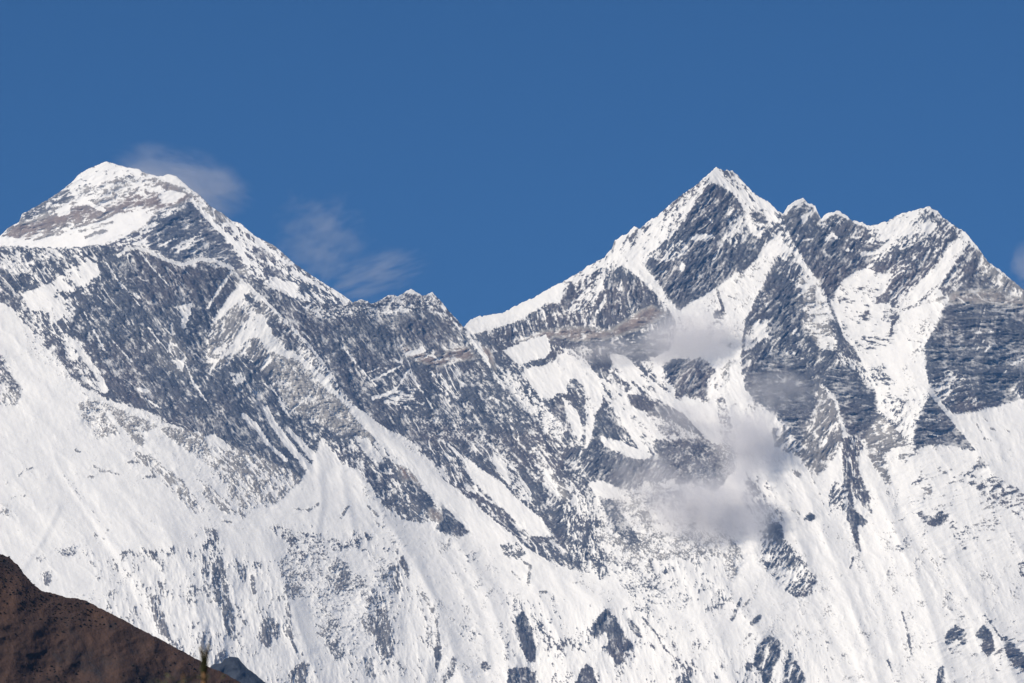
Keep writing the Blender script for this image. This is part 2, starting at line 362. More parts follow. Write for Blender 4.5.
# dark facets under the right half
P(.95, '828,368 850,364 862,378 875,395 878,416 866,430 861,441 846,432 838,402 826,384', 'H', .1, .75)
P(.5, '838,352 860,362 872,385 868,388 850,366 838,362', 'R', .1); 
P(.94, '776,350 800,358 815,384 818,410 806,434 798,456 790,430 772,406 752,400 745,378 760,360', 'H', .1, .55)
P(.66, '818,384 834,400 842,440 836,456 826,470 814,476 801,462 800,444 812,410', 'L', .45, -.1); P(.55, '772,428 788,426 796,442 802,458 792,456 774,446', 'L', .45)
P(.7, '842,438 856,436 864,446 858,470 868,490 872,514 860,504 846,482 842,460', 'V', .1, .3)
P(.93, '842,472 850,480 853,504 862,528 868,522 852,507 861,552 857,548 852,530 846,515', 'V', 0, .7)
P(.95, '851,506 858,514 868,522 857,526 861,552 857,549 852,531 846,517', 'V', 0, .7)
P(.03, '842,442 841,458 843,474 836,482 820,490 814,482 826,470 838,454'); P(.03, '860,448 868,456 882,490 896,520 886,524 870,492 858,468')
P(.08, '772,446 796,458 816,490 832,520 846,562 806,562 788,500 770,470', 'R'); P(.6, '794,468 802,474 800,480 794,476', 'R'); S(.5, 1.5, '806,464 818,490 828,520'); P(.9, '802,520 810,512 818,518 810,521', 'I', 0, .5); P(.4, '835,480 848,490 848,510 830,512 826,500', 'L', .1)
P(.88, '916,512 922,510 928,516 936,519 940,511 948,515 945,522 938,526 928,525 920,517', 'I', 0, .6)
P(.35, '895,505 925,498 920,512 900,522', 'S', .2); P(.35, '896,545 920,526 918,536 900,552', 'S', .2); P(.35, '950,520 980,530 978,545 955,540', 'S', .2); P(.35, '960,545 978,550 976,558 962,554', 'S', .2)
P(.45, '1018,560 1040,556 1040,580 1020,576', 'S', .1)
for q in ('902,612 907,630 912,656', '888,660 892,672', '984,614 994,628 1002,640', '853,558 850,568'):
    S(.75, 2, q, 'V', .1)
P(.75, '946,632 956,625 967,632 966,646 956,640 945,647', 'S', 0, .4); P(.35, '942,645 960,645 962,655 946,655', 'S', .1)
P(.84, '974,634 984,625 992,634 995,650 988,657 981,648 983,642', 'S', 0, .6); P(.85, '1002,633 1012,642 1024,655 1050,668 1040,676 1020,670 1008,660 1004,645', 'S', 0, .6)
P(.8, '938,668 943,665 947,683 936,690', 'V', 0, .5); S(.5, 2, '942,618 948,614'); P(.15, '905,558 925,545 950,580 975,620 960,620 930,590')
P(.86, '768,634 780,641 780,655 773,670 767,690 759,672 753,664 757,646', 'L', 0, .7); S(.1, 2, '768,650 762,668'); P(.82, '789,652 797,664 804,674 809,690 781,690 784,668', 'L', 0, .6); S(.1, 2, '792,664 788,680')
P(.9, '745,662 752,664 752,672 746,670', 'V', 0, .5)
P(.58, '755,525 770,518 782,534 796,552 818,580 816,592 798,600 780,588 764,566', 'L', .1, .2); P(.92, '768,518 780,522 784,534 776,542 768,534', 'L', 0, .5); P(.92, '786,560 796,556 794,566 786,572', 'L', 0, .5)
# lower middle: pyramid-shaped buttresses
P(.95, '607,606 613,616 622,630 632,645 635,656 631,668 624,660 619,666 612,656 604,650 601,641 590,634 592,627 600,615', 'V', .15, .85)
P(.08, '600,636 605,630 609,640 605,650 602,644'); P(.4, '622,648 634,652 632,668 624,664', 'V', .3)
P(.85, '624,617 630,618 640,630 642,638 636,637 628,625', 'R', 0, .5); S(.85, 2.4, '642,617 655,632 664,648 685,668', w2=1.5); S(.6, 3, '648,642 654,648')
P(.94, '515,620 518,614 524,612 532,628 536,650 535,662 526,659 520,642 516,630', 'V', 0, .7); P(.75, '539,612 545,618 546,626 540,624', 'V', 0, .3); S(.85, 3, '551,620 557,627 566,641', 'R', 0, .5, 1.5)
P(.93, '508,670 514,667 526,667 535,673 542,690 507,690', 'V', 0, .5); P(.88, '586,663 592,668 600,690 574,690 580,672', 'V', .1, .4); P(.7, '676,677 686,674 696,690 674,690', 'V', 0, .4)
P(.3, '536,612 560,625 570,655 545,660 540,640', 'V'); S(.5, 3, '552,664 558,670 552,680'); S(.6, 2, '578,648 586,652')
P(.65, '402,552 408,566 411,598 401,590 395,572', 'V', .1, .3); S(.65, 5, '423,594 432,610', 'R'); S(.85, 2, '436,620 440,648', 'V', 0, .4); P(.8, '437,640 441,655 433,690 424,690 431,662', 'V', .1, .5); P(.5, '418,655 431,648 426,690 410,690', 'V', .5)
P(.75, '453,654 456,660 452,676 444,684 440,680 448,668', 'V', 0, .4); P(.8, '480,664 486,660 490,668 484,673', 'I', 0, .4); P(.4, '458,622 470,626 482,634 470,642 460,638', 'I', .1); P(.45, '405,612 416,608 424,618 410,622', 'I', .1)
P(.4, '498,545 515,540 526,552 522,562 506,556', 'R', .4); S(.8, 2, '504,553 510,559'); S(.75, 2.4, '512,572 520,580'); S(.6, 3, '524,562 530,566 528,585'); S(.4, 2, '572,583 583,581'); S(.5, 3, '540,592 546,592'); P(.3, '550,590 566,598 560,606 548,600', 'R')
P(.35, '458,548 478,552 474,562 462,560', 'R', .3)
# foot of the left snow faces
P(.17, '80,548 200,545 290,520 390,545 430,620 440,700 150,700', 'V', .25)
P(.3, '285,528 350,540 392,560 396,640 350,655 320,640 290,600 276,560', 'I', .3)
P(.03, '212,532 270,530 288,548 284,558 250,562 236,556'); P(.03, '290,600 304,598 312,620 318,648 304,650 292,632'); P(.03, '330,552 360,548 375,575 360,575 345,562')
S(.4, 1.5, '248,567 262,561 276,562')
P(.62, '212,564 222,558 228,585 234,612 237,640 230,641 222,618 214,592', 'V', .1, .25); P(.75, '235,558 242,558 247,574 244,584 239,578', 'V', .1, .4); S(.75, 4, '252,577 254,592'); P(.6, '202,560 210,562 208,580 202,575', 'V', .1); 
P(.6, '204,628 210,622 213,650 206,655 200,645', 'V', .2); P(.6, '215,655 225,650 232,660 226,672 214,668', 'V', .2, .2); S(.6, 4, '244,621 248,625')
P(.62, '262,622 269,611 276,620 284,625 293,640 283,636 274,640 266,652 260,642', 'V', .15, .25); S(.85, 2.6, '287,628 296,651', 'V', 0, .4); P(.6, '286,676 296,664 306,660 309,672 300,690 288,690', 'V', .1, .25); S(.4, 1.4, '300,652 308,660 318,664')
P(.58, '326,568 340,563 350,574 350,586 338,592 328,584', 'I', .1, .2); P(.6, '372,588 380,584 386,600 390,625 396,648 388,665 376,650 369,622', 'V', .15, .3); P(.85, '362,658 368,656 374,668 377,682 366,676', 'V', .05, .5); P(.75, '388,566 398,566 402,586 396,596 390,580', 'V', .1, .4); P(.5, '320,640 334,642 350,655 336,660', 'I', .1)
P(.85, '365,532 372,536 371,542 366,540', 'I', 0, .4); P(.55, '336,540 344,546 340,550', 'I'); P(.4, '288,534 298,536 300,556 290,556', 'I'); P(.45, '352,530 362,534 360,544 352,540', 'I'); P(.5, '390,534 400,540 398,556 390,550', 'I')
P(.6, '150,598 158,594 163,610 168,628 170,640 164,638 154,622', 'V', .1, .25); S(.6, 4, '158,578 163,596'); S(.5, 3, '150,560 154,556'); P(.5, '204,530 214,528 220,540 214,556 206,552', 'V', .3); P(.4, '184,528 196,534 200,542 190,538', 'R')
P(.4, '52,550 70,546 86,544 84,552 66,556', 'I', .1); P(.5, '110,566 116,564 120,572 112,570', 'I', .1); P(.4, '93,532 97,532 98,544 94,544', 'V'); P(.35, '34,556 46,554 47,562 38,562', 'I', 0); P(.4, '100,602 112,606 110,610 100,606', 'V'); S(.4, 2, '140,562 152,560 154,554'); P(.35, '38,574 52,570 50,585 42,586', 'V', 0)
P(.5, '172,640 182,636 186,655 176,652', 'V', .1); S(.2, 2, '100,535 128,560 146,600', 'R'); S(.14, 5, '56,460 80,496 106,530', 'R')
# snow and rock between the two summits
P(.74, '490,345 552,340 600,350 640,362 722,440 712,470 660,500 600,500 560,480 530,440 500,380', 'R', .15, .2)
P(.48, '498,366 524,363 532,384 546,402 556,420 540,420 524,406 508,388', 'R', .1)
P(.0, '502,350 520,343 546,334 552,351 544,359 532,360 522,365 512,360')
P(.04, '523,369 534,366 548,364 556,356 567,352 585,360 594,378 590,384 583,385 576,379 571,378 566,385 568,394 558,393 552,399 540,397 530,384')
P(.2, '552,344 575,352 596,372 604,392 600,410 592,412 590,388 582,366 566,352', 'R'); S(.7, 2.4, '570,384 578,396 584,410', 'R', 0, .4); S(.7, 2, '552,362 558,352')
P(.92, '546,404 560,399 572,408 570,420 558,416', 'R', .1, .4)
P(.1, '562,396 571,402 579,416 583,432 580,441 574,434 567,416'); P(.45, '540,412 556,416 566,430 560,440 546,430', 'I', .1, -.1, 2)
S(.08, 2, '585,376 586,400 587,449'); P(.16, '586,376 594,384 601,394 597,410 590,440 588,448', 'V')
P(.95, '600,408 612,418 629,435 612,437 603,446 596,448 594,434', 'R', .15, .55)
P(.26, '598,384 604,372 612,354 626,372 640,393 652,413 674,432 671,444 657,444 649,459 640,452 620,420 604,398', 'R', .1)
S(.05, 3, '599,388 612,402 632,428 647,456', w2=5); S(.05, 3, '622,398 644,420 664,444', w2=4)
P(.88, '584,350 608,350 612,362 606,380 598,374 590,366', 'R', .1, .2); P(.6, '612,372 622,378 632,388 626,394 614,384', 'R', 0, .3)
P(.05, '601,436 622,441 640,451 648,460 636,459 616,452 602,444')
P(.93, '627,394 640,396 650,408 642,411 630,405', 'R', .15, .4); P(.93, '645,408 662,405 678,409 694,426 689,432 678,421 666,416 648,417', 'R', .15, .4)
P(.4, '652,418 672,419 686,434 676,442 660,434', 'I', .15); P(.9, '652,446 664,444 676,440 700,438 722,450 700,462 660,462', 'R', 0, .3)
P(.04, '609,354 618,354 626,358 645,374 669,394 686,403 700,405 717,403 723,420 725,438 720,447 704,438 684,414 668,405 645,392 622,371', 'R'); P(.45, '640,374 652,384 660,394 650,392 638,382', 'R')
P(.93, '588,446 603,446 640,463 652,456 672,450 724,448 733,470 716,490 690,478 660,480 644,494 612,490 600,479 588,478 572,468', 'L', .1, .35); P(.7, '560,446 590,450 588,476 566,474', 'L', .1, .1)
P(.4, '604,500 650,480 700,486 746,560 720,604 680,604 620,580 596,540', 'I', .5, .1, 3); P(.88, '600,494 610,500 626,520 640,542 630,544 614,528 604,512', 'I', 0, .5); P(.6, '662,494 680,488 690,502 676,512 664,508', 'R', .05, .3)
P(.02, '589,484 600,480 618,487 616,497 607,500 595,494'); P(.88, '583,536 588,536 590,562 585,560', 'V', 0, .4)
P(.93, '655,440 690,440 725,446 736,468 716,492 690,482 660,462', 'I', 0, .3, 2); P(.93, '660,360 704,358 718,372 706,400 676,396', 'L', 0, .3, 3); P(.5, '716,400 724,396 736,440 736,460 722,456', 'I', .1); P(.3, '706,380 730,360 730,380 712,396', 'L')
P(.4, '745,470 762,476 785,520 760,530 742,500', 'R', 0, .1, 2); P(.2, '650,560 720,560 735,600 700,616 660,600', 'V', .3); P(.6, '742,490 756,484 768,504 760,512', 'R', 0, .3)
S(.75, 3, '732,620 741,598', 'L', 0, .3); S(.8, 5, '752,623 759,617', 'L', 0, .4); S(.75, 3, '744,640 750,634'); S(.6, 2, '744,606 749,600'); P(.3, '640,600 668,616 660,620 645,614', 'I', 0)
P(.3, '600,560 640,566 700,600 680,612 630,596', 'I', .3)

for q in ('56,455 80,496 106,530 140,575 165,625', '130,520 160,560 185,600', '20,575 44,540 62,505', '438,540 462,575 482,620 492,670', '455,536 480,566 505,600',
          '420,560 436,600 446,640', '560,580 590,630', '790,500 815,545 842,600 872,690', '800,575 826,630 858,690', '822,548 850,600 880,660', '896,516 925,560 950,600 965,640', '905,500 940,560 975,620 1000,690',
          '700,560 735,600 765,630', '690,575 705,620 735,690', '860,555 885,610 905,690', '320,450 325,500 318,540', '344,470 352,510 360,550', '985,415 1005,460', '880,460 892,500 905,545', '650,600 670,640 700,690'):
    S(None, 6, q, None, None, .2)
    S(None, 5, ' '.join('%g,%g' % (x - 6, y + 2) for x, y in pl(q)), None, None, -.28)
def RIB(line, w, k):
    pts = pl(line)
    x0, x1, y0, y1 = window(pts, w + 2)
    gx = GX[y0:y1, x0:x1]; gy = GY[y0:y1, x0:x1]
    best = np.full(gx.shape, 1e9, np.float32); side = np.zeros(gx.shape, np.float32)
    for (ax, ay), (bx, by) in zip(pts, pts[1:]):
        dx, dy = bx - ax, by - ay
        h = np.clip(((gx - ax) * dx + (gy - ay) * dy) / (dx * dx + dy * dy), 0, 1)
        qx, qy = gx - ax - h * dx, gy - ay - h * dy
        d = np.hypot(qx, qy)
        m = d < best
        best = np.where(m, d, best); side = np.where(m, np.sign(qx * dy - qy * dx), side)
    L = math.hypot(pts[-1][0] - pts[0][0], pts[-1][1] - pts[0][1])
    ends = np.clip(np.hypot(gx - pts[0][0], gy - pts[0][1]) / (.2 * L), 0, 1)
    f = np.clip(1 - best / w, 0, 1) ** .7 * ends
    tilt[y0:y1, x0:x1] += k * side * f * np.where(side < 0, .55, 1)
for q, w, k in (('330,438 362,480 400,540 436,600 470,700', 26, .55), ('241,279 290,326 345,402 430,474 520,545 610,610', 16, .45), ('45,455 90,520 130,590 165,660', 24, -.4),
                ('607,606 640,664', 16, .5), ('700,556 735,600 770,650 800,700', 24, .5), ('792,462 822,530 850,600 885,700', 22, .5), ('858,452 890,520 925,600 955,700', 24, .5),
                ('940,405 985,462 1030,520', 20, .4), ('640,520 690,575 720,640 740,700', 24, .45), ('518,560 552,620 580,700', 20, .45), ('450,530 490,600 520,690', 20, .45),
                ('150,500 190,580 215,690', 24, .4), ('262,530 290,600 320,690', 20, .45), ('920,520 955,570 990,625 1020,690', 22, .5), ('755,450 790,510 812,580', 20, .4),
                ('100,248 150,300 200,370 262,440', 22, .5), ('150,262 205,330 240,390 300,452', 18, .5), ('20,262 70,320 120,392', 20, .45), ('345,318 400,380 470,450 540,500', 24, .4),
                ('438,298 480,350 530,420 560,470', 22, .5), ('716,168 700,215 684,262', 18, .3), ('838,212 850,250 846,275', 14, .4), ('930,207 918,250 890,300', 20, .35), ('622,262 630,300 650,330', 16, .4),
                ('105,163 100,200 90,232', 26, .35), ('1000,300 990,350 975,400', 26, .35), ('200,560 216,600 226,650', 14, .4), ('372,560 390,620 400,680', 16, .4)):
    RIB(q, w, k)
for k in KINDS:
    orient[k] = blur(orient[k], 3.0 * RS)
foot = np.clip((GY - 530) / 30, 0, 1) * np.clip((500 - GX) / 40, 0, 1)      # pale granite at the foot of the left half
tan = np.maximum(tan, .44 * foot)
tan = blur(tan, 1.5 * RS)

# ---- facet relief: solve for the depth whose slopes follow the facets above
rough = blur(cov, 5.0 * RS)
steep = blur(cov, 2.5 * RS)
gx_t = blur(tilt, 1.0 * RS)                       # dY/dx
gy_t = 0.55 * (steep - 0.35)                 # steeper where bare rock, in picture-down direction
div = np.zeros((RH, RW), np.float64)
div[:, 1:-1] += (gx_t[:, 2:] - gx_t[:, :-2]) * 0.5
div[1:-1, :] += (gy_t[2:, :] - gy_t[:-2, :]) * 0.5
big = np.concatenate([div, div[:, ::-1]], 1)
big = np.concatenate([big, big[::-1, :]], 0)
kx = 2 * np.pi * np.fft.fftfreq(big.shape[1])[None, :]
ky = 2 * np.pi * np.fft.fftfreq(big.shape[0])[:, None]
den = (2 * np.cos(kx) - 2) + (2 * np.cos(ky) - 2) - (1 / (90.0 * RS)) ** 2
relief = np.real(np.fft.ifft2(np.fft.fft2(big) / den))[:RH, :RW].astype(np.float32) * M_PX / RS

def fold(v, lo, hi):
    w = hi - lo
    t = np.mod(v - lo, 2 * w)
    return lo + np.where(t > w, 2 * w - t, t)

def sample(a, px, py):
    px = fold(px, X0 + 12, X1 - 12)
    py = np.where(py > 712, 712 - fold(py - 712, 0, 110), py)
    x = np.clip((px - X0) * RS - 0.5, 0, RW - 1.001); y = np.clip((py - Y0) * RS - 0.5, 0, RH - 1.001)
    xi = x.astype(np.int32); yi = y.astype(np.int32); fx = (x - xi).astype(np.float32); fy = (y - yi).astype(np.float32)
    return (a[yi, xi] * (1 - fx) + a[yi, xi + 1] * fx) * (1 - fy) + (a[yi + 1, xi] * (1 - fx) + a[yi + 1, xi + 1] * fx) * fy

def smooth(e0, e1, v):
    t = np.clip((v - e0) / (e1 - e0), 0, 1)
    return t * t * (3 - 2 * t)

ANG = {'R': (50, 2.7), 'L': (-52, 2.5), 'S': (-17, 3.2), 'H': (2, 3.4), 'V': (78, 2.3), 'I': (30, 1.1)}

def face_fields(PX, PY, seed):
    """bare-rock mask, tint and small relief for the points of a face"""
    wx = .8 * fbm(PX / 3, PY / 3, 2, seed + 1, .8); wy = .8 * fbm(PX / 3, PY / 3, 2, seed + 2, .8)
    sx, sy = PX + wx, PY + wy
    C = sample(cov, sx, sy)
    T = sample(tan, sx, sy)
    clump = smooth(-.5, .7, fbm(PX / 20, PY / 26, 3, seed + 41, .6))
    lowc = 1 - smooth(.25, .45, C)
    C = C * (1 - lowc + lowc * (.25 + 1.35 * clump))
    rg = sample(rough, sx, sy)
    gate2 = fbm(PX / 18, PY / 18, 3, seed + 18)
    U = np.zeros_like(C); Z = np.zeros_like(C); W2 = np.zeros_like(C); G = np.zeros_like(C)
    bx = PX + 2.5 * perlin(PX / 45, PY / 45, seed + 5); by = PY + 2.5 * perlin(PX / 45, PY / 45, seed + 6)
    gate = fbm(PX / 26, PY / 26, 3, seed + 8)
    iso = 0.95 * fbm(bx / 3.2, by / 2.6, 3, seed + 12, .85) + .45 * fbm(PX / 9, PY / 9, 2, seed + 14)
    for i, k in enumerate(KINDS):
        w = sample(orient[k], PX, PY)
        if w.max() < 0.01: continue
        ang, st = ANG[k]
        a, c = dir_coords(bx, by, ang, st)
        fs = 2.0 if k == 'I' else 2.4
        n = 0.85 * fbm(a / fs, c / fs, 3, seed + 31 * i, .8) + 0.5 * fbm(a / 11, c / 11, 2, seed + 31 * i + 7)
        a2, c2 = dir_coords(bx, by, ang, 1.5 if k == 'I' else 2.4)
        r = fbm(a2 / 26, c2 / 26, 5, seed + 31 * i + 11, .52, ridged=True)
        g = fbm(a / 4.2, c / 4.2, 2, seed + 31 * i + 3, .6)
        if k != 'I':        # thin snow lines lying in the gullies and on the ledges
            a3, c3 = dir_coords(bx, by, ang + 4 * (k in 'RL'), 6.0)
            ln = np.abs(perlin(a3 / 5.5, c3 / 8.5, seed + 31 * i + 19)) + .06 * fbm(a / 2, c / 2, 2, seed + 4)
            n = .66 * n + .42 * iso + 2.2 * (1 - smooth(0.0, 0.10, ln)) * smooth(-.1, .8, gate)
        r2 = fbm(a2 / 6.5 + 3.3, c2 / 6.5, 3, seed + 31 * i + 23, .6, ridged=True)
        n = .92 * n - .30 * r - .42 * r2        # rock stands out on the small ribs, snow lies between them
        U += w * n; W2 += w * w; Z += w * r; G += w * (g + 1.1 * r2)
    U = U / np.sqrt(np.maximum(W2, 1e-3))
    U = U / (U.std() + 1e-6)
    q = 0.5 * (1 + np.tanh(0.9 * U))                       # about even between 0 and 1
    isow = np.clip(sample(orient['I'], PX, PY), 0, 1) * smooth(.15, .3, C)
    wd = .09 + .22 * smooth(-.5, .9, gate2) * smooth(.12, .4, C) + .16 * isow
    Ce = C * 1.08 - 0.045 + .11 * smooth(.4, .62, C)
    Ce = np.where(Ce > .8, .8 + (Ce - .8) * .74, Ce)
    rock = smooth(-wd, wd, Ce - q)
    rock = rock * (1 - .28 * smooth(-.3, 1.3, .7 * fbm(PX / 3, PY / 3, 3, seed + 16, .85) + .8 * U + .3 * gate))
    small = -(Z * (1.5 + 15 * rg) + G * (0.25 + 4.5 * rg))     # metres towards the camera
    small = small - rock * 3.0 * 1.0
    flut = fbm(*[v for v in (dir_coords(PX, PY, 72, 9)[0] / 5, dir_coords(PX, PY, 72, 9)[1] / 5)], 3, seed + 90)
    small = small + flut * .7 * (1 - rg)
    lean = np.clip((PX - 250) / 500, 0, 1)
    for ang, wgt in ((40, 1 - lean), (62, lean)):
        a, c = dir_coords(PX + 6 * gate, PY, ang, 5.0)
        small = small - wgt * (1 - .8 * rg) * 4.5 * fbm(a / 30, c / 30, 3, seed + 95, .5, ridged=True)
    return rock, T, small, C

# ------------------------------------------------------------------ materials
def new_mat(name):
    m = bpy.data.materials.new(name)
    m.use_nodes = True
    nt = m.node_tree
    nt.nodes.clear()
    out = nt.nodes.new('ShaderNodeOutputMaterial')
    return m, nt, out

def N(nt, t, **kw):
    n = nt.nodes.new(t)
    for k, v in kw.items():
        setattr(n, k, v)
    return n

def noise(nt, co, scale, detail=4, rough=.55):
    n = N(nt, 'ShaderNodeTexNoise')
    n.inputs['Scale'].default_value = scale
    n.inputs['Detail'].default_value = detail
    n.inputs['Roughness'].default_value = rough
    nt.links.new(co, n.inputs['Vector'])
    return n.outputs[0]

def ramp(nt, fac, stops):
    r = N(nt, 'ShaderNodeValToRGB')
    e = r.color_ramp.elements
    while len(e) < len(stops): e.new(0.5)
    for el, (p, c) in zip(e, stops):
        el.position = p; el.color = (*c, 1) if len(c) == 3 else c
    nt.links.new(fac, r.inputs[0])
    return r.outputs[0]

def mixc(nt, fac, a, b):
    m = N(nt, 'ShaderNodeMix', data_type='RGBA')
    for s, v in ((m.inputs[0], fac), (m.inputs[6], a), (m.inputs[7], b)):
        if isinstance(v, (int, float)): s.default_value = v
        elif isinstance(v, tuple): s.default_value = (*v, 1)
        else: nt.links.new(v, s)
    return m.outputs[2]

def math_n(nt, op, a, b=None, c=None, clamp=False):
    m = N(nt, 'ShaderNodeMath', operation=op, use_clamp=clamp)
    for s, v in zip(m.inputs, (a, b, c)):
        if v is None: continue
        if isinstance(v, (int, float)): s.default_value = v
        else: nt.links.new(v, s)
    return m.outputs[0]

def make_face_material():
    m, nt, out = new_mat('snow_and_rock')
    geo = N(nt, 'ShaderNodeNewGeometry').outputs['Position']
    a_rock = N(nt, 'ShaderNodeAttribute', attribute_name='rock').outputs['Fac']
    a_tan = N(nt, 'ShaderNodeAttribute', attribute_name='tan').outputs['Fac']
    n1 = noise(nt, geo, 0.018, 5, .6)
    n2 = noise(nt, geo, 0.004, 3, .5)
    grey = ramp(nt, n1, [(.25, (.048, .054, .072)), (.75, (.112, .120, .142))])  # dark gneiss; the blue of shade and haze is mixed into its colour
    brown = ramp(nt, n1, [(.25, (.13, .095, .085)), (.75, (.26, .20, .175))])
    tanf = math_n(nt, 'ADD', a_tan, math_n(nt, 'MULTIPLY_ADD', n2, .3, -.15), clamp=True)
    n3 = ramp(nt, noise(nt, geo, 0.0022, 5, .65), [(.45, (0, 0, 0)), (.62, (1, 1, 1))])
    grey = mixc(nt, math_n(nt, 'MULTIPLY', n3, .55), grey, (.125, .105, .11))
    pale = ramp(nt, n1, [(.25, (.20, .195, .19)), (.75, (.40, .385, .37))])
    rock = mixc(nt, math_n(nt, 'MULTIPLY_ADD', tanf, 4.0, -1.3, clamp=True), grey, pale)
    rock = mixc(nt, math_n(nt, 'MULTIPLY_ADD', tanf, 4.0, -2.6, clamp=True), rock, brown)
    snow = ramp(nt, noise(nt, geo, 0.006, 4, .6), [(.3, (.80, .80, .80)), (.75, (.88, .875, .86))])
    fine = noise(nt, geo, 0.07, 4, .7)
    f = math_n(nt, 'ADD', a_rock, math_n(nt, 'MULTIPLY', math_n(nt, 'SUBTRACT', fine, .5), math_n(nt, 'MULTIPLY', math_n(nt, 'MULTIPLY', a_rock, math_n(nt, 'SUBTRACT', 1.15, a_rock)), 2.6)), clamp=True)
    base = mixc(nt, f, snow, rock)
    b = N(nt, 'ShaderNodeBump')
    b.inputs['Strength'].default_value = 0.5
    b.inputs['Distance'].default_value = 3.0
    hb = math_n(nt, 'MULTIPLY', noise(nt, geo, 0.05, 5, .65), math_n(nt, 'MULTIPLY_ADD', a_rock, .9, .06))
    nt.links.new(hb, b.inputs['Height'])
    p = N(nt, 'ShaderNodeBsdfPrincipled')
    p.inputs['Roughness'].default_value = .85
    p.inputs['Specular IOR Level'].default_value = .15
    nt.links.new(base, p.inputs['Base Color'])
    nt.links.new(b.outputs[0], p.inputs['Normal'])
    nt.links.new(p.outputs[0], out.inputs['Surface'])
    return m
MAT_FACE = make_face_material()

def grid_object(name, X, Y, Z, mat, attrs=None, kind='structure', label=None):
    nr, nc = X.shape
    me = bpy.data.meshes.new(name)
    co = np.stack([X, Y, Z], -1).reshape(-1, 3).astype(np.float32)
    idx = np.arange(nr * nc).reshape(nr, nc)
    q = np.stack([idx[:-1, :-1], idx[1:, :-1], idx[1:, 1:], idx[:-1, 1:]], -1).reshape(-1, 4)
    me.vertices.add(len(co)); me.vertices.foreach_set('co', co.ravel())
    me.loops.add(q.size); me.loops.foreach_set('vertex_index', q.ravel().astype(np.int32))
    me.polygons.add(len(q))
    me.polygons.foreach_set('loop_start', (np.arange(len(q)) * 4).astype(np.int32))
    me.polygons.foreach_set('loop_total', np.full(len(q), 4, np.int32))
    me.update(calc_edges=True)
    me.polygons.foreach_set('use_smooth', np.ones(len(q), bool))
    for k, v in (attrs or {}).items():
        at = me.attributes.new(k, 'FLOAT', 'POINT')
        at.data.foreach_set('value', v.ravel().astype(np.float32))
    me.materials.append(mat)
    o = bpy.data.objects.new(name, me)
    COL.objects.link(o)
    if kind: o['kind'] = kind
    if label: o['label'] = label
    return o

def make_massif(name, label, crest, depth_at, base_slope, cols, bottom, step, seed, jag):
    cx = np.array([p[0] for p in crest]); cy = np.array([p[1] for p in crest])
    px1 = np.array(cols, np.float32)
    top = np.interp(px1, cx, cy)
    top = top + jag * 1.3 * fbm(px1 / 5.0, px1 * 0 + seed, 3, seed + 3, .7)
    nvis = int((bottom - top.min()) / step)
    v = np.linspace(0, 1, nvis)
    v = np.concatenate([v, 1 + np.linspace(0, 1, 28)[1:] ** 1.3 * 1.15])
    PX = np.repeat(px1[None, :], len(v), 0)
    PY = top[None, :] + v[:, None] * (bottom - top)[None, :]
    dx = np.interp(np.arange(-1500, 2500), [p[0] for p in depth_at], [p[1] for p in depth_at])
    dx = np.interp(px1, np.arange(-1500, 2500), blur(np.repeat(dx[None, :], 3, 0).astype(np.float32), 60.0)[1])
    rock, T, small, C = face_fields(PX.astype(np.float32), PY.astype(np.float32), seed)
    rel = sample(relief, PX, PY)
    fade = np.clip(v / 0.012, 0, 1)[:, None]
    broad = np.interp(np.arange(-1500, 2500), cx, cy)[None, :]
    broad = blur(np.repeat(broad, 3, 0).astype(np.float32), 75.0)[1]
    broad = np.interp(px1, np.arange(-1500, 2500), broad)
    D = dx[None, :] - base_slope * M_PX * (PY - broad[None, :])
    lowv = np.clip((v - 1.0) / 0.3, 0, 1)[:, None]
    D = D + rel * (1 - .4 * lowv) + small * (.35 + .65 * fade)
    DEPTH[name] = (PX, PY, D)
    X, Y, Z = ray_point(PX, PY, D)
    # the far side of the crest, falling away behind
    nb = 16
    t = np.linspace(0, 1, nb + 1)[1:][::-1] ** 1.5
    bY = Y[0][None, :] + 2600 * t[:, None]
    bZ = Z[0][None, :] - 2900 * t[:, None] + 120 * perlin(px1[None, :] / 60 + 0 * t[:, None], t[:, None] * 5 + 0 * px1[None, :], seed)*np.minimum(1, t[:, None]*4)
    bX = X[0][None, :] * (bY / Y[0][None, :])
    X = np.concatenate([bX, X]); Y = np.concatenate([bY, Y]); Z = np.concatenate([bZ, Z])
    rock = np.concatenate([np.repeat(rock[0][None, :] * .6, nb, 0), rock]); T = np.concatenate([np.repeat(T[0][None, :], nb, 0), T])
    return grid_object(name, X, Y, Z, MAT_FACE, {'rock': rock, 'tan': T}, label=label)

STEP = 0.66
DEPTH = {}
def wall_depth(px, py):
    PX, PY, D = DEPTH['mountain_wall']
    j = int(np.argmin(np.abs(PX[0] - px))); i = int(np.argmin(np.abs(PY[:, j] - py)))
    return float(D[i, j])
def columns(a, b):
    return list(np.arange(-1000, -166, 8.0)) + list(np.arange(-166, a, 4.0)) + list(np.arange(a, b, STEP)) + list(np.arange(b, 1186, 4.0)) + list(np.arange(1190, 2050, 8.0))

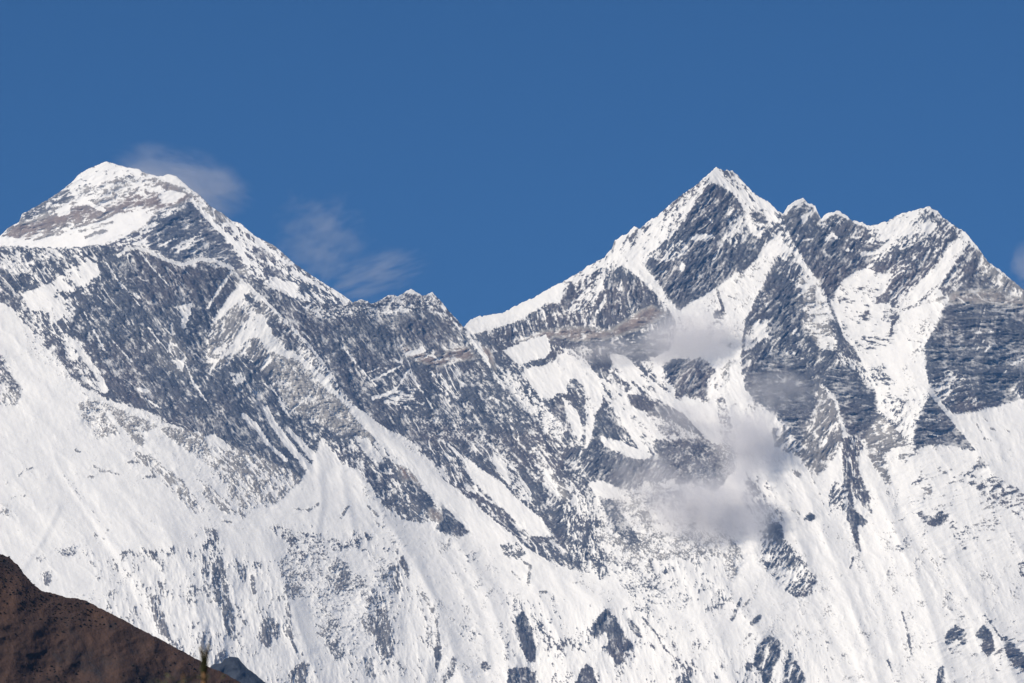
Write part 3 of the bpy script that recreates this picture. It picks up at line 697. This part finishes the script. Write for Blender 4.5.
far_crest = pl('-170,336 -60,272 0,236 8,228 19,222 22,214 35,207 52,197 65,188 74,180 79,174 90,168 98,165 105,161.5 112,163 125,167 138,169 145,173 158,176 163,176 168,174 176,176 184,183 192,190 200,195 210,206 222,213 232,221 240,223 255,236 275,246 283,253 295,264 310,274 325,284 340,293 351,301 380,330 450,400 1190,700')
wall_crest = pl('-1100,560 -700,400 -520,300 -400,215 -330,190 -260,215 -170,226 -60,240 0,245 20,248 40,248 60,249 85,248 100,245 110,246 117,252 122,248 129,245 146,248 166,259 182,263 200,257 220,260 233,267 241,278 258,278 272,286 286,291 294,300 305,301 321,303 345,306 352,303 362,299 372,304 380,300 389,295 399,296 405,292 411,289 418,293 424,296 432,292 438,298 450,312 460,323 464,327 470,320 480,316 490,315 505,312 515,306 535,297 550,288 562,282 575,275 590,265 605,257 612,248 615,240 620,237 627,234 634,226 640,229 648,221 655,218 665,209 680,196 695,186 705,177 712,171 716,166.5 722,170 732,171 738,175 745,184 755,194 763,199 770,203 778,211 783,214 788,206 793,202 799,199.5 803,197.5 808,203 815,205.5 818,213 821,219 827,213 835,211.5 840,211 847,216 851,220 860,222 870,226 878,224 888,221 900,214 912,211 920,208.5 930,206.5 938,212 945,219 955,226 965,232 972,240 980,250 988,262 1000,270 1012,280 1024,290 1100,340 1190,392 1300,440 1420,410 1560,520 1750,560 2060,680')

far_cols = [c for c in list(np.arange(-164, -6, 4.0)) + list(np.arange(-6, 380, STEP))]
make_massif('summit_pyramid', 'snow dusted rock pyramid behind the left end of the wall, cloud trailing off its top', far_crest,
            [(-170, 22900), (105, 23100), (450, 22300), (1190, 22000)], 1.0, far_cols, 330.0, STEP, 101, .5)
make_massif('mountain_wall', 'huge wall of snow and dark rock with a sharp summit right of centre', wall_crest,
            [(-170, 19750), (110, 19800), (250, 19800), (350, 19950), (465, 20100), (570, 20250), (716, 20500), (850, 20500), (930, 20350), (1190, 19800)],
            1.02, columns(-6, 1030), 700.0, STEP, 7, 1.0)

# ------------------------------------------------------------------ brown hillside in front, and the blue ridge behind it
def hill_material(name, cols_, scale, bumpd):
    m, nt, out = new_mat(name)
    geo = N(nt, 'ShaderNodeNewGeometry').outputs['Position']
    a = ramp(nt, noise(nt, geo, scale, 6, .6), [(.3, cols_[0]), (.5, cols_[1]), (.7, cols_[2])])
    s = ramp(nt, noise(nt, geo, scale * 9, 4, .7), [(.38, (0, 0, 0)), (.62, (1, 1, 1))])
    s2 = ramp(nt, noise(nt, geo, scale * 2.2, 5, .6), [(.48, (0, 0, 0)), (.6, (1, 1, 1))])
    base = mixc(nt, math_n(nt, 'MULTIPLY', s, math_n(nt, 'MULTIPLY_ADD', s2, .6, .1)), a, cols_[3])
    b = N(nt, 'ShaderNodeBump'); b.inputs['Strength'].default_value = .8; b.inputs['Distance'].default_value = bumpd
    nt.links.new(noise(nt, geo, scale * 8, 6, .7), b.inputs['Height'])
    p = N(nt, 'ShaderNodeBsdfPrincipled'); p.inputs['Roughness'].default_value = .95; p.inputs['Specular IOR Level'].default_value = .1
    nt.links.new(base, p.inputs['Base Color']); nt.links.new(b.outputs[0], p.inputs['Normal']); nt.links.new(p.outputs[0], out.inputs['Surface'])
    return m

def make_hill(name, label, crest, Yc, slope, xr, bottom, mpp, mat, seed, amp, turn, back):
    cx = [p[0] for p in crest]; cy = [p[1] for p in crest]
    px1 = np.arange(*xr).astype(np.float32)
    broad = np.interp(np.arange(-800, 900), cx, cy)
    broad = np.interp(px1, np.arange(-800, 900), blur(np.repeat(broad[None, :], 3, 0).astype(np.float32), 40.0)[1])
    top = np.interp(px1, cx, cy) + 0.9 * fbm(px1 / 6, px1 * 0 + 3, 4, seed, .6)
    v = np.linspace(0, 1, int((bottom - 550) / 1.0))
    PX = np.repeat(px1[None, :], len(v), 0); PY = top[None, :] + v[:, None] * (bottom - top)[None, :]
    D = Yc + turn * mpp * (PX - 100) - slope * mpp * (PY - broad[None, :])
    n = fbm(PX / 60, PY / 60, 7, seed + 5, .55) * amp + fbm(PX / 110, PY / 70, 3, seed + 9, .5, ridged=True) * amp * 1.2
    D = D - n * np.clip(v / .02, .25, 1)[:, None]
    X, Y, Z = ray_point(PX, PY, D)
    t = np.linspace(0, 1, 11)[1:][::-1]
    bY = Y[0][None, :] + back * t[:, None]; bZ = Z[0][None, :] - back * .8 * t[:, None] ** 1.2; bX = X[0][None, :] * (bY / Y[0][None, :])
    return grid_object(name, np.concatenate([bX, X]), np.concatenate([bY, Y]), np.concatenate([bZ, Z]), mat, label=label)

hill_crest = pl('-400,420 -120,500 -40,540 0,554 10,558 18,565 24,574 32,583 42,591 56,594 68,598 75,598 84,600 100,608 120,618 140,629 160,639 180,650 197,659 209,667 225,673.5 238,681 262,697 330,740')
M_HILL = hill_material('brown_alpine_grass_and_scrub', [(.060, .044, .042), (.088, .056, .047), (.114, .066, .048), (.034, .038, .047)], .012, 2.2)
HILL = make_hill('hillside', 'dark brown grassy hillside in the lower left corner', hill_crest, 2600, 1.1, (-400, 345, 1.0), 1250, .51, M_HILL, 41, 3.0, .25, 700)
def scrub_on(hill):
    me = hill.data
    co = np.empty(len(me.vertices) * 3, np.float32); me.vertices.foreach_get('co', co); co = co.reshape(-1, 3)
    rng = np.random.default_rng(5)
    pick = co[rng.integers(0, len(co), 60000)]
    el = pick[:, 2] / pick[:, 1]
    n = fbm(pick[:, 0] / 70, pick[:, 2] / 45, 4, 61, .6)
    pick = pick[(el > .09) & (n > .25 + rng.normal(0, .25, len(n)))][:3500]
    base = np.array([(1, 0, 0), (-.5, .87, 0), (-.5, -.87, 0), (0, 0, 1.0), (.5, .5, .55), (-.6, .1, .6), (.1, -.6, .6)], np.float32)
    F = [(0, 4, 6), (0, 1, 4), (1, 5, 4), (1, 2, 5), (2, 6, 5), (2, 0, 6), (4, 5, 3), (5, 6, 3), (6, 4, 3)]
    V = []; Q = []
    for i, p in enumerate(pick):
        r = rng.uniform(.4, 1.0); j = rng.uniform(.7, 1.3, base.shape)
        V.append(p + base * j * r * np.array([1, 1, .8]) - np.array([0, 0, .2 * r])); Q += [(a + 7 * i, b + 7 * i, c + 7 * i) for a, b, c in F]
    m2 = bpy.data.meshes.new('scrub'); m2.from_pydata(np.concatenate(V).tolist(), [], Q); m2.update()
    m2.materials.append(hill_material('scrub_leaves', [(.03, .03, .03), (.04, .036, .034), (.055, .045, .038), (.03, .032, .034)], .2, .3))
    o = bpy.data.objects.new('scrub', m2); COL.objects.link(o); o['kind'] = 'stuff'; o['label'] = 'low dark scrub scattered over the brown hillside'
scrub_on(HILL)
M_RIDGE = hill_material('haze_blued_rock_and_scrub', [(.032, .042, .065), (.045, .056, .08), (.075, .082, .10), (.03, .038, .055)], .006, 5.0)  # rock and scrub tones, with the blue of distant haze painted in
ridge_crest = pl('60,760 150,715 190,685 207,670 214,664 221,663 226,658 232,656.5 238,658 246,667 256,675 266,683 285,697 320,725 380,770')
make_hill('ridge', 'small blue grey rocky ridge peeping out behind the end of the brown hillside', ridge_crest, 8200, .9, (60, 380, 1.0), 1200, 1.6, M_RIDGE, 77, 14, .15, 1500)

# ------------------------------------------------------------------ ground, from behind the camera to the foot of the wall
def ground():
    ys = np.concatenate([np.linspace(-1500, 0, 12)[:-1], np.linspace(0, 80, 50)[:-1], np.geomspace(80, 27000, 90)])
    us = np.linspace(-1, 1, 90); us = np.sign(us) * np.abs(us) ** 2.2
    Yg = np.repeat(ys[:, None], len(us), 1); Xg = us[None, :] * 14000 + 0 * Yg
    z = np.interp(Yg, [-1500, -60, 0, 15, 40, 80, 300, 900, 1700, 4000, 9000, 15000, 19000, 27000], [160, 1.5, -1.7, -1.3, -.6, -3, -90, -320, -380, -300, -150, 150, 400, 700])
    r = np.hypot(Xg, Yg)
    z = z + perlin(Xg / 500, Yg / 500, 5) * 60 * np.clip((r - 120) / 900, 0, 1) + perlin(Xg / 6, Yg / 6, 9) * .12
    z = z + np.clip(np.abs(Xg) - 60, 0, 4000) * -.06
    m = hill_material('dry_meadow', [(.05, .045, .02), (.09, .07, .03), (.12, .09, .045), (.035, .045, .02)], .05, .3)
    return grid_object('ground', Xg, Yg, z, m)
ground_obj = ground()

# ------------------------------------------------------------------ plants by the camera, only their tips reach the picture
def simple_mat(name, c1, c2, scale=8.0, rough=.7):
    m, nt, out = new_mat(name)
    tc = N(nt, 'ShaderNodeTexCoord').outputs['Object']
    col = ramp(nt, noise(nt, tc, scale, 4), [(.3, c1), (.7, c2)])
    p = N(nt, 'ShaderNodeBsdfPrincipled'); p.inputs['Roughness'].default_value = rough
    nt.links.new(col, p.inputs['Base Color']); nt.links.new(p.outputs[0], out.inputs['Surface'])
    return m
M_BARK = simple_mat('orange_brown_bark', (.13, .065, .03), (.22, .12, .05), 14)
M_NEEDLE = simple_mat('dark_needles', (.028, .035, .014), (.065, .07, .025), 10)
M_BUD = simple_mat('brown_shoot', (.05, .035, .018), (.1, .07, .03), 10)
M_LEAF = simple_mat('olive_leaves', (.07, .085, .04), (.13, .14, .07), 6)

class MB:
    def __init__(s): s.v = []; s.f = []
    def tube(s, pts, radii, n=7):
        rings = []
        for i, (p, r) in enumerate(zip(pts, radii)):
            p = Vector(p)
            d = (Vector(pts[min(i + 1, len(pts) - 1)]) - Vector(pts[max(i - 1, 0)])).normalized()
            a = d.orthogonal().normalized(); b = d.cross(a)
            k = len(s.v)
            for j in range(n):
                t = 2 * math.pi * j / n
                s.v.append(tuple(p + a * (r * math.cos(t)) + b * (r * math.sin(t))))
            rings.append(k)
        for q, w in zip(rings, rings[1:]):
            for j in range(n):
                s.f.append((q + j, q + (j + 1) % n, w + (j + 1) % n, w + j))
        s.f.append(tuple(rings[0] + j for j in range(n))[::-1]); s.f.append(tuple(rings[-1] + j for j in range(n)))
    def leaf(s, p, d, l, w):
        p = Vector(p); d = Vector(d).normalized(); a = d.orthogonal().normalized()
        a.rotate(__import__('mathutils').Quaternion(d, random.uniform(0, 6.3)))
        k = len(s.v)
        nrm = d.cross(a) * (w * .3)
        for q in (p, p + d * l * .45 + a * w / 2 + nrm, p + d * l, p + d * l * .45 - a * w / 2 + nrm):
            s.v.append(tuple(q))
        s.f.append((k, k + 1, k + 2, k + 3))
    def build(s, name, mat, parent=None):
        me = bpy.data.meshes.new(name); me.from_pydata(s.v, [], s.f); me.update()
        me.materials.append(mat)
        o = bpy.data.objects.new(name, me); COL.objects.link(o)
        if parent: o.parent = parent
        return o

def empty(name, loc, label, cat, group=None):
    o = bpy.data.objects.new(name, None); COL.objects.link(o)
    o.location = loc; o['label'] = label; o['category'] = cat
    if group: o['group'] = group
    return o

# young conifer: its forked leading shoot crosses the lower left of the picture
tx, ty, tz = ray_point(204.5, 646, 30.0)
gz = -1.0
fir = empty('fir_tree', (tx, ty, gz), 'blurred tip of a young conifer with forked brown shoot at the bottom edge', 'tree')
H = tz - gz
trunk = MB()
trunk.tube([(0.03 * math.sin(z * 1.3) * (1 - z / H), 0, z) for z in np.linspace(-.1, H - .1, 14)], [max(.012, .075 * (1 - z / H) ** .8 + .012) for z in np.linspace(0, H, 14)], 9)
crown = MB(); shoot = MB()
for lv in np.linspace(.9, H - .42, 22):
    L = .15 + (H - lv) * .27
    n = 7
    for j in range(n):
        a = 2 * math.pi * (j / n) + lv * 5 + random.uniform(-.2, .2)
        d = Vector((math.cos(a), math.sin(a), .12))
        pts = [Vector((0, 0, lv)) + d * L * t + Vector((0, 0, .1 * t * t * L)) for t in (0, .35, .7, 1)]
        trunk.tube(pts, [.012, .009, .006, .003], 5)
        for k in range(int(28 * L / .5) + 14):
            t = random.uniform(.12, 1); p = Vector((0, 0, lv)) + d * L * t + Vector((0, 0, .1 * t * t * L))
            crown.leaf(p, d + Vector((random.uniform(-1, 1), random.uniform(-1, 1), random.uniform(-.2, .8))), .055, .008)
for k in range(420):       # needles pressed up along the leader
    z = H - random.uniform(.09, .18) if k % 4 else H - random.uniform(.05, .30); a = random.uniform(0, 6.28)
    crown.leaf((.009 * math.cos(a), .009 * math.sin(a), z), (.3 * math.cos(a), .3 * math.sin(a), 1), .045, .008)
shoot.tube([(0, 0, H - .13), (.010, 0, H - .07), (.024, 0, H)], [.015, .013, .005], 7)
shoot.tube([(0, 0, H - .13), (-.012, 0, H - .07), (-.022, 0, H - .015)], [.013, .011, .004], 7)
for k in range(160):
    t = random.random(); s_ = random.random() < .6
    p = (.024 * t, 0, H - .13 + .12 * t) if s_ else (-.022 * t, 0, H - .13 + .105 * t)
    a = random.uniform(0, 6.28)
    shoot.leaf(p, (.25 * math.cos(a) + (.1 if s_ else -.15), .25 * math.sin(a), 1), .03, .009)
trunk.build('trunk', M_BARK, fir); crown.build('crown', M_NEEDLE, fir); shoot.build('shoot', M_BUD, fir)

# bush beside it
bx, by, bz = ray_point(183, 674, 24.0)
bush = empty('shrub', (bx, by, -1.05), 'blurred olive green bush just left of the forked shoot at the bottom edge', 'shrub')
Hb = bz + 1.05
stem = MB(); fol = MB()
for k in range(40):
    a = random.uniform(0, 6.28); sp = random.uniform(.05, .6) if k else 0.0
    top = Hb - 1.1 * sp - random.uniform(0, .05) * (k > 0)
    end = Vector((math.cos(a) * sp, math.sin(a) * sp, top))
    pts = [Vector((math.cos(a) * sp * .15, math.sin(a) * sp * .15, -.05)).lerp(end, t) + Vector((math.cos(a), math.sin(a), 0)) * .12 * math.sin(t * 3.1) * sp for t in (0, .3, .6, .85, 1)]
    stem.tube(pts, [.028, .022, .015, .008, .004], 6)
    for j in range(420):
        t = random.uniform(.25, 1) ** .7
        i = min(3, int(t * 4)); p = pts[i].lerp(pts[i + 1], t * 4 - i if t < 1 else 1)
        p = p + Vector((random.gauss(0, .09), random.gauss(0, .09), random.gauss(0, .05)))
        if p.z > Hb: p.z = Hb - random.random() * .05
        fol.leaf(p, (random.uniform(-1, 1), random.uniform(-1, 1), random.uniform(-.1, 1)), .035, .012)
stem.build('stem', M_BARK, bush); fol.build('foliage', M_LEAF, bush)

# ------------------------------------------------------------------ clouds
def cloud_mat(name, dens, nscale, cut, stretch=(1, 1, 1), colour=(.95, .94, .955)):
    m, nt, out = new_mat(name)
    tc = N(nt, 'ShaderNodeTexCoord').outputs['Object']
    oi = N(nt, 'ShaderNodeObjectInfo').outputs['Random']
    mp = N(nt, 'ShaderNodeMapping'); nt.links.new(tc, mp.inputs[0]); mp.inputs['Scale'].default_value = stretch
    nz = N(nt, 'ShaderNodeTexNoise', noise_dimensions='4D')
    nz.inputs['Scale'].default_value = nscale; nz.inputs['Detail'].default_value = 5; nz.inputs['Roughness'].default_value = .58
    nz.inputs['Distortion'].default_value = .25
    nt.links.new(mp.outputs[0], nz.inputs['Vector']); nt.links.new(math_n(nt, 'MULTIPLY', oi, 50.0), nz.inputs['W'])
    ln = N(nt, 'ShaderNodeVectorMath', operation='LENGTH'); nt.links.new(tc, ln.inputs[0])
    r2 = math_n(nt, 'MULTIPLY', ln.outputs['Value'], ln.outputs['Value'])
    fall = math_n(nt, 'SUBTRACT', 1.0, r2, clamp=True)
    d = math_n(nt, 'ADD', math_n(nt, 'MULTIPLY', fall, .25), math_n(nt, 'SUBTRACT', nz.outputs[0], cut))
    d = math_n(nt, 'MULTIPLY', d, 8.0, clamp=True)
    d = math_n(nt, 'MULTIPLY', d, math_n(nt, 'MULTIPLY', fall, dens))
    vp = N(nt, 'ShaderNodeVolumePrincipled')
    vp.inputs['Color'].default_value = (*colour, 1); vp.inputs['Anisotropy'].default_value = .0
    nt.links.new(d, vp.inputs['Density'])
    nt.links.new(vp.outputs[0], out.inputs['Volume'])
    return m

def cloud(px, py, Y, rx, ry, rd, mat, label, tilt_deg=0, group=None):
    import bmesh
    bm = bmesh.new()
    bmesh.ops.create_icosphere(bm, subdivisions=4, radius=1.0)
    sd = random.uniform(0, 90)
    from mathutils import noise as mn
    for v in bm.verts:
        v.co *= 1.0 + .10 * mn.noise(v.co * 1.7 + Vector((sd, sd, sd)))
    me = bpy.data.meshes.new('cloud'); bm.to_mesh(me); bm.free()
    me.materials.append(mat)
    o = bpy.data.objects.new('cloud', me); COL.objects.link(o)
    if Y < 2000: Y = wall_depth(px, py) - Y      # how far it floats in front of the wall
    x, y, z = ray_point(px, py, Y)
    o.location = (x, y, z)
    k = Y / FPX
    o.scale = (rx * k, rd, ry * k)
    o.rotation_euler = (0, math.radians(tilt_deg), 0)
    o['label'] = label; o['category'] = 'cloud'
    if group: o['group'] = group
    return o
PUFF = cloud_mat('dense_cloud', .0145, 2.5, .565)
THIN = cloud_mat('thin_cloud', .0065, 2.4, .58)
WISP = cloud_mat('wispy_cloud', .0019, 3.2, .64, (.8, 1, 1.6))
PLUME = cloud_mat('blown_cloud', .0040, 1.7, .56, (.9, 1, 1.1))
cloud(690, 344, 25, 76, 48, 150, PUFF, 'grey white cloud puff below the sharp summit, in front of the snow gully')
cloud(746, 454, 20, 50, 76, 170, PUFF, 'tall cloud puff at the upper right of the lower cloud bank', 8)
cloud(718, 522, 25, 82, 76, 180, PUFF, 'largest grey cloud of the bank, low in the middle of the wall')
cloud(664, 504, 20, 84, 74, 180, THIN, 'thin veil of cloud along the left of the lower bank')
cloud(690, 428, 20, 66, 46, 140, THIN, 'thin cloud between the upper puff and the lower bank')
cloud(606, 354, 15, 52, 24, 110, THIN, 'small faint cloud over the banded rock left of the upper puff')
cloud(776, 396, 15, 58, 40, 120, THIN, 'faint cloud over the dark rock right of the upper puff')
cloud(178, 183, 23900, 86, 42, 260, PLUME, 'cloud plume streaming to the right from the left summit', 14)
cloud(322, 240, 23900, 62, 70, 240, WISP, 'pale wisp in the sky right of the left summit, topmost of the small wisps', -20)
cloud(374, 276, 23700, 74, 32, 240, WISP, 'thin slanting wisp just above the low crest', -18)
cloud(1036, 268, 22800, 34, 34, 160, PLUME, 'white cloud edge above the falling crest at the right side')

# ------------------------------------------------------------------ haze
def haze():
    import bmesh
    bm = bmesh.new(); bmesh.ops.create_cube(bm, size=1.0)
    x0, x1, y0, y1, z0, z1 = -15000, 15000, -2000, 27600, -1300, 5600
    for v in bm.verts:
        v.co = ((x0 if v.co.x < 0 else x1), (y0 if v.co.y < 0 else y1), (z0 if v.co.z < 0 else z1))
    me = bpy.data.meshes.new('haze'); bm.to_mesh(me); bm.free()
    m, nt, out = new_mat('air')
    vp = N(nt, 'ShaderNodeVolumePrincipled')
    vp.inputs['Color'].default_value = (.14, .42, 1.0, 1)
    vp.inputs['Density'].default_value = HAZE_DENSITY
    vp.inputs['Anisotropy'].default_value = .0
    nt.links.new(vp.outputs[0], out.inputs['Volume'])
    me.materials.append(m)
    o = bpy.data.objects.new('haze', me); COL.objects.link(o)
    o['kind'] = 'stuff'; o['label'] = 'thin blue air haze between the camera and the mountains'; o['category'] = 'haze'
    return o
haze()
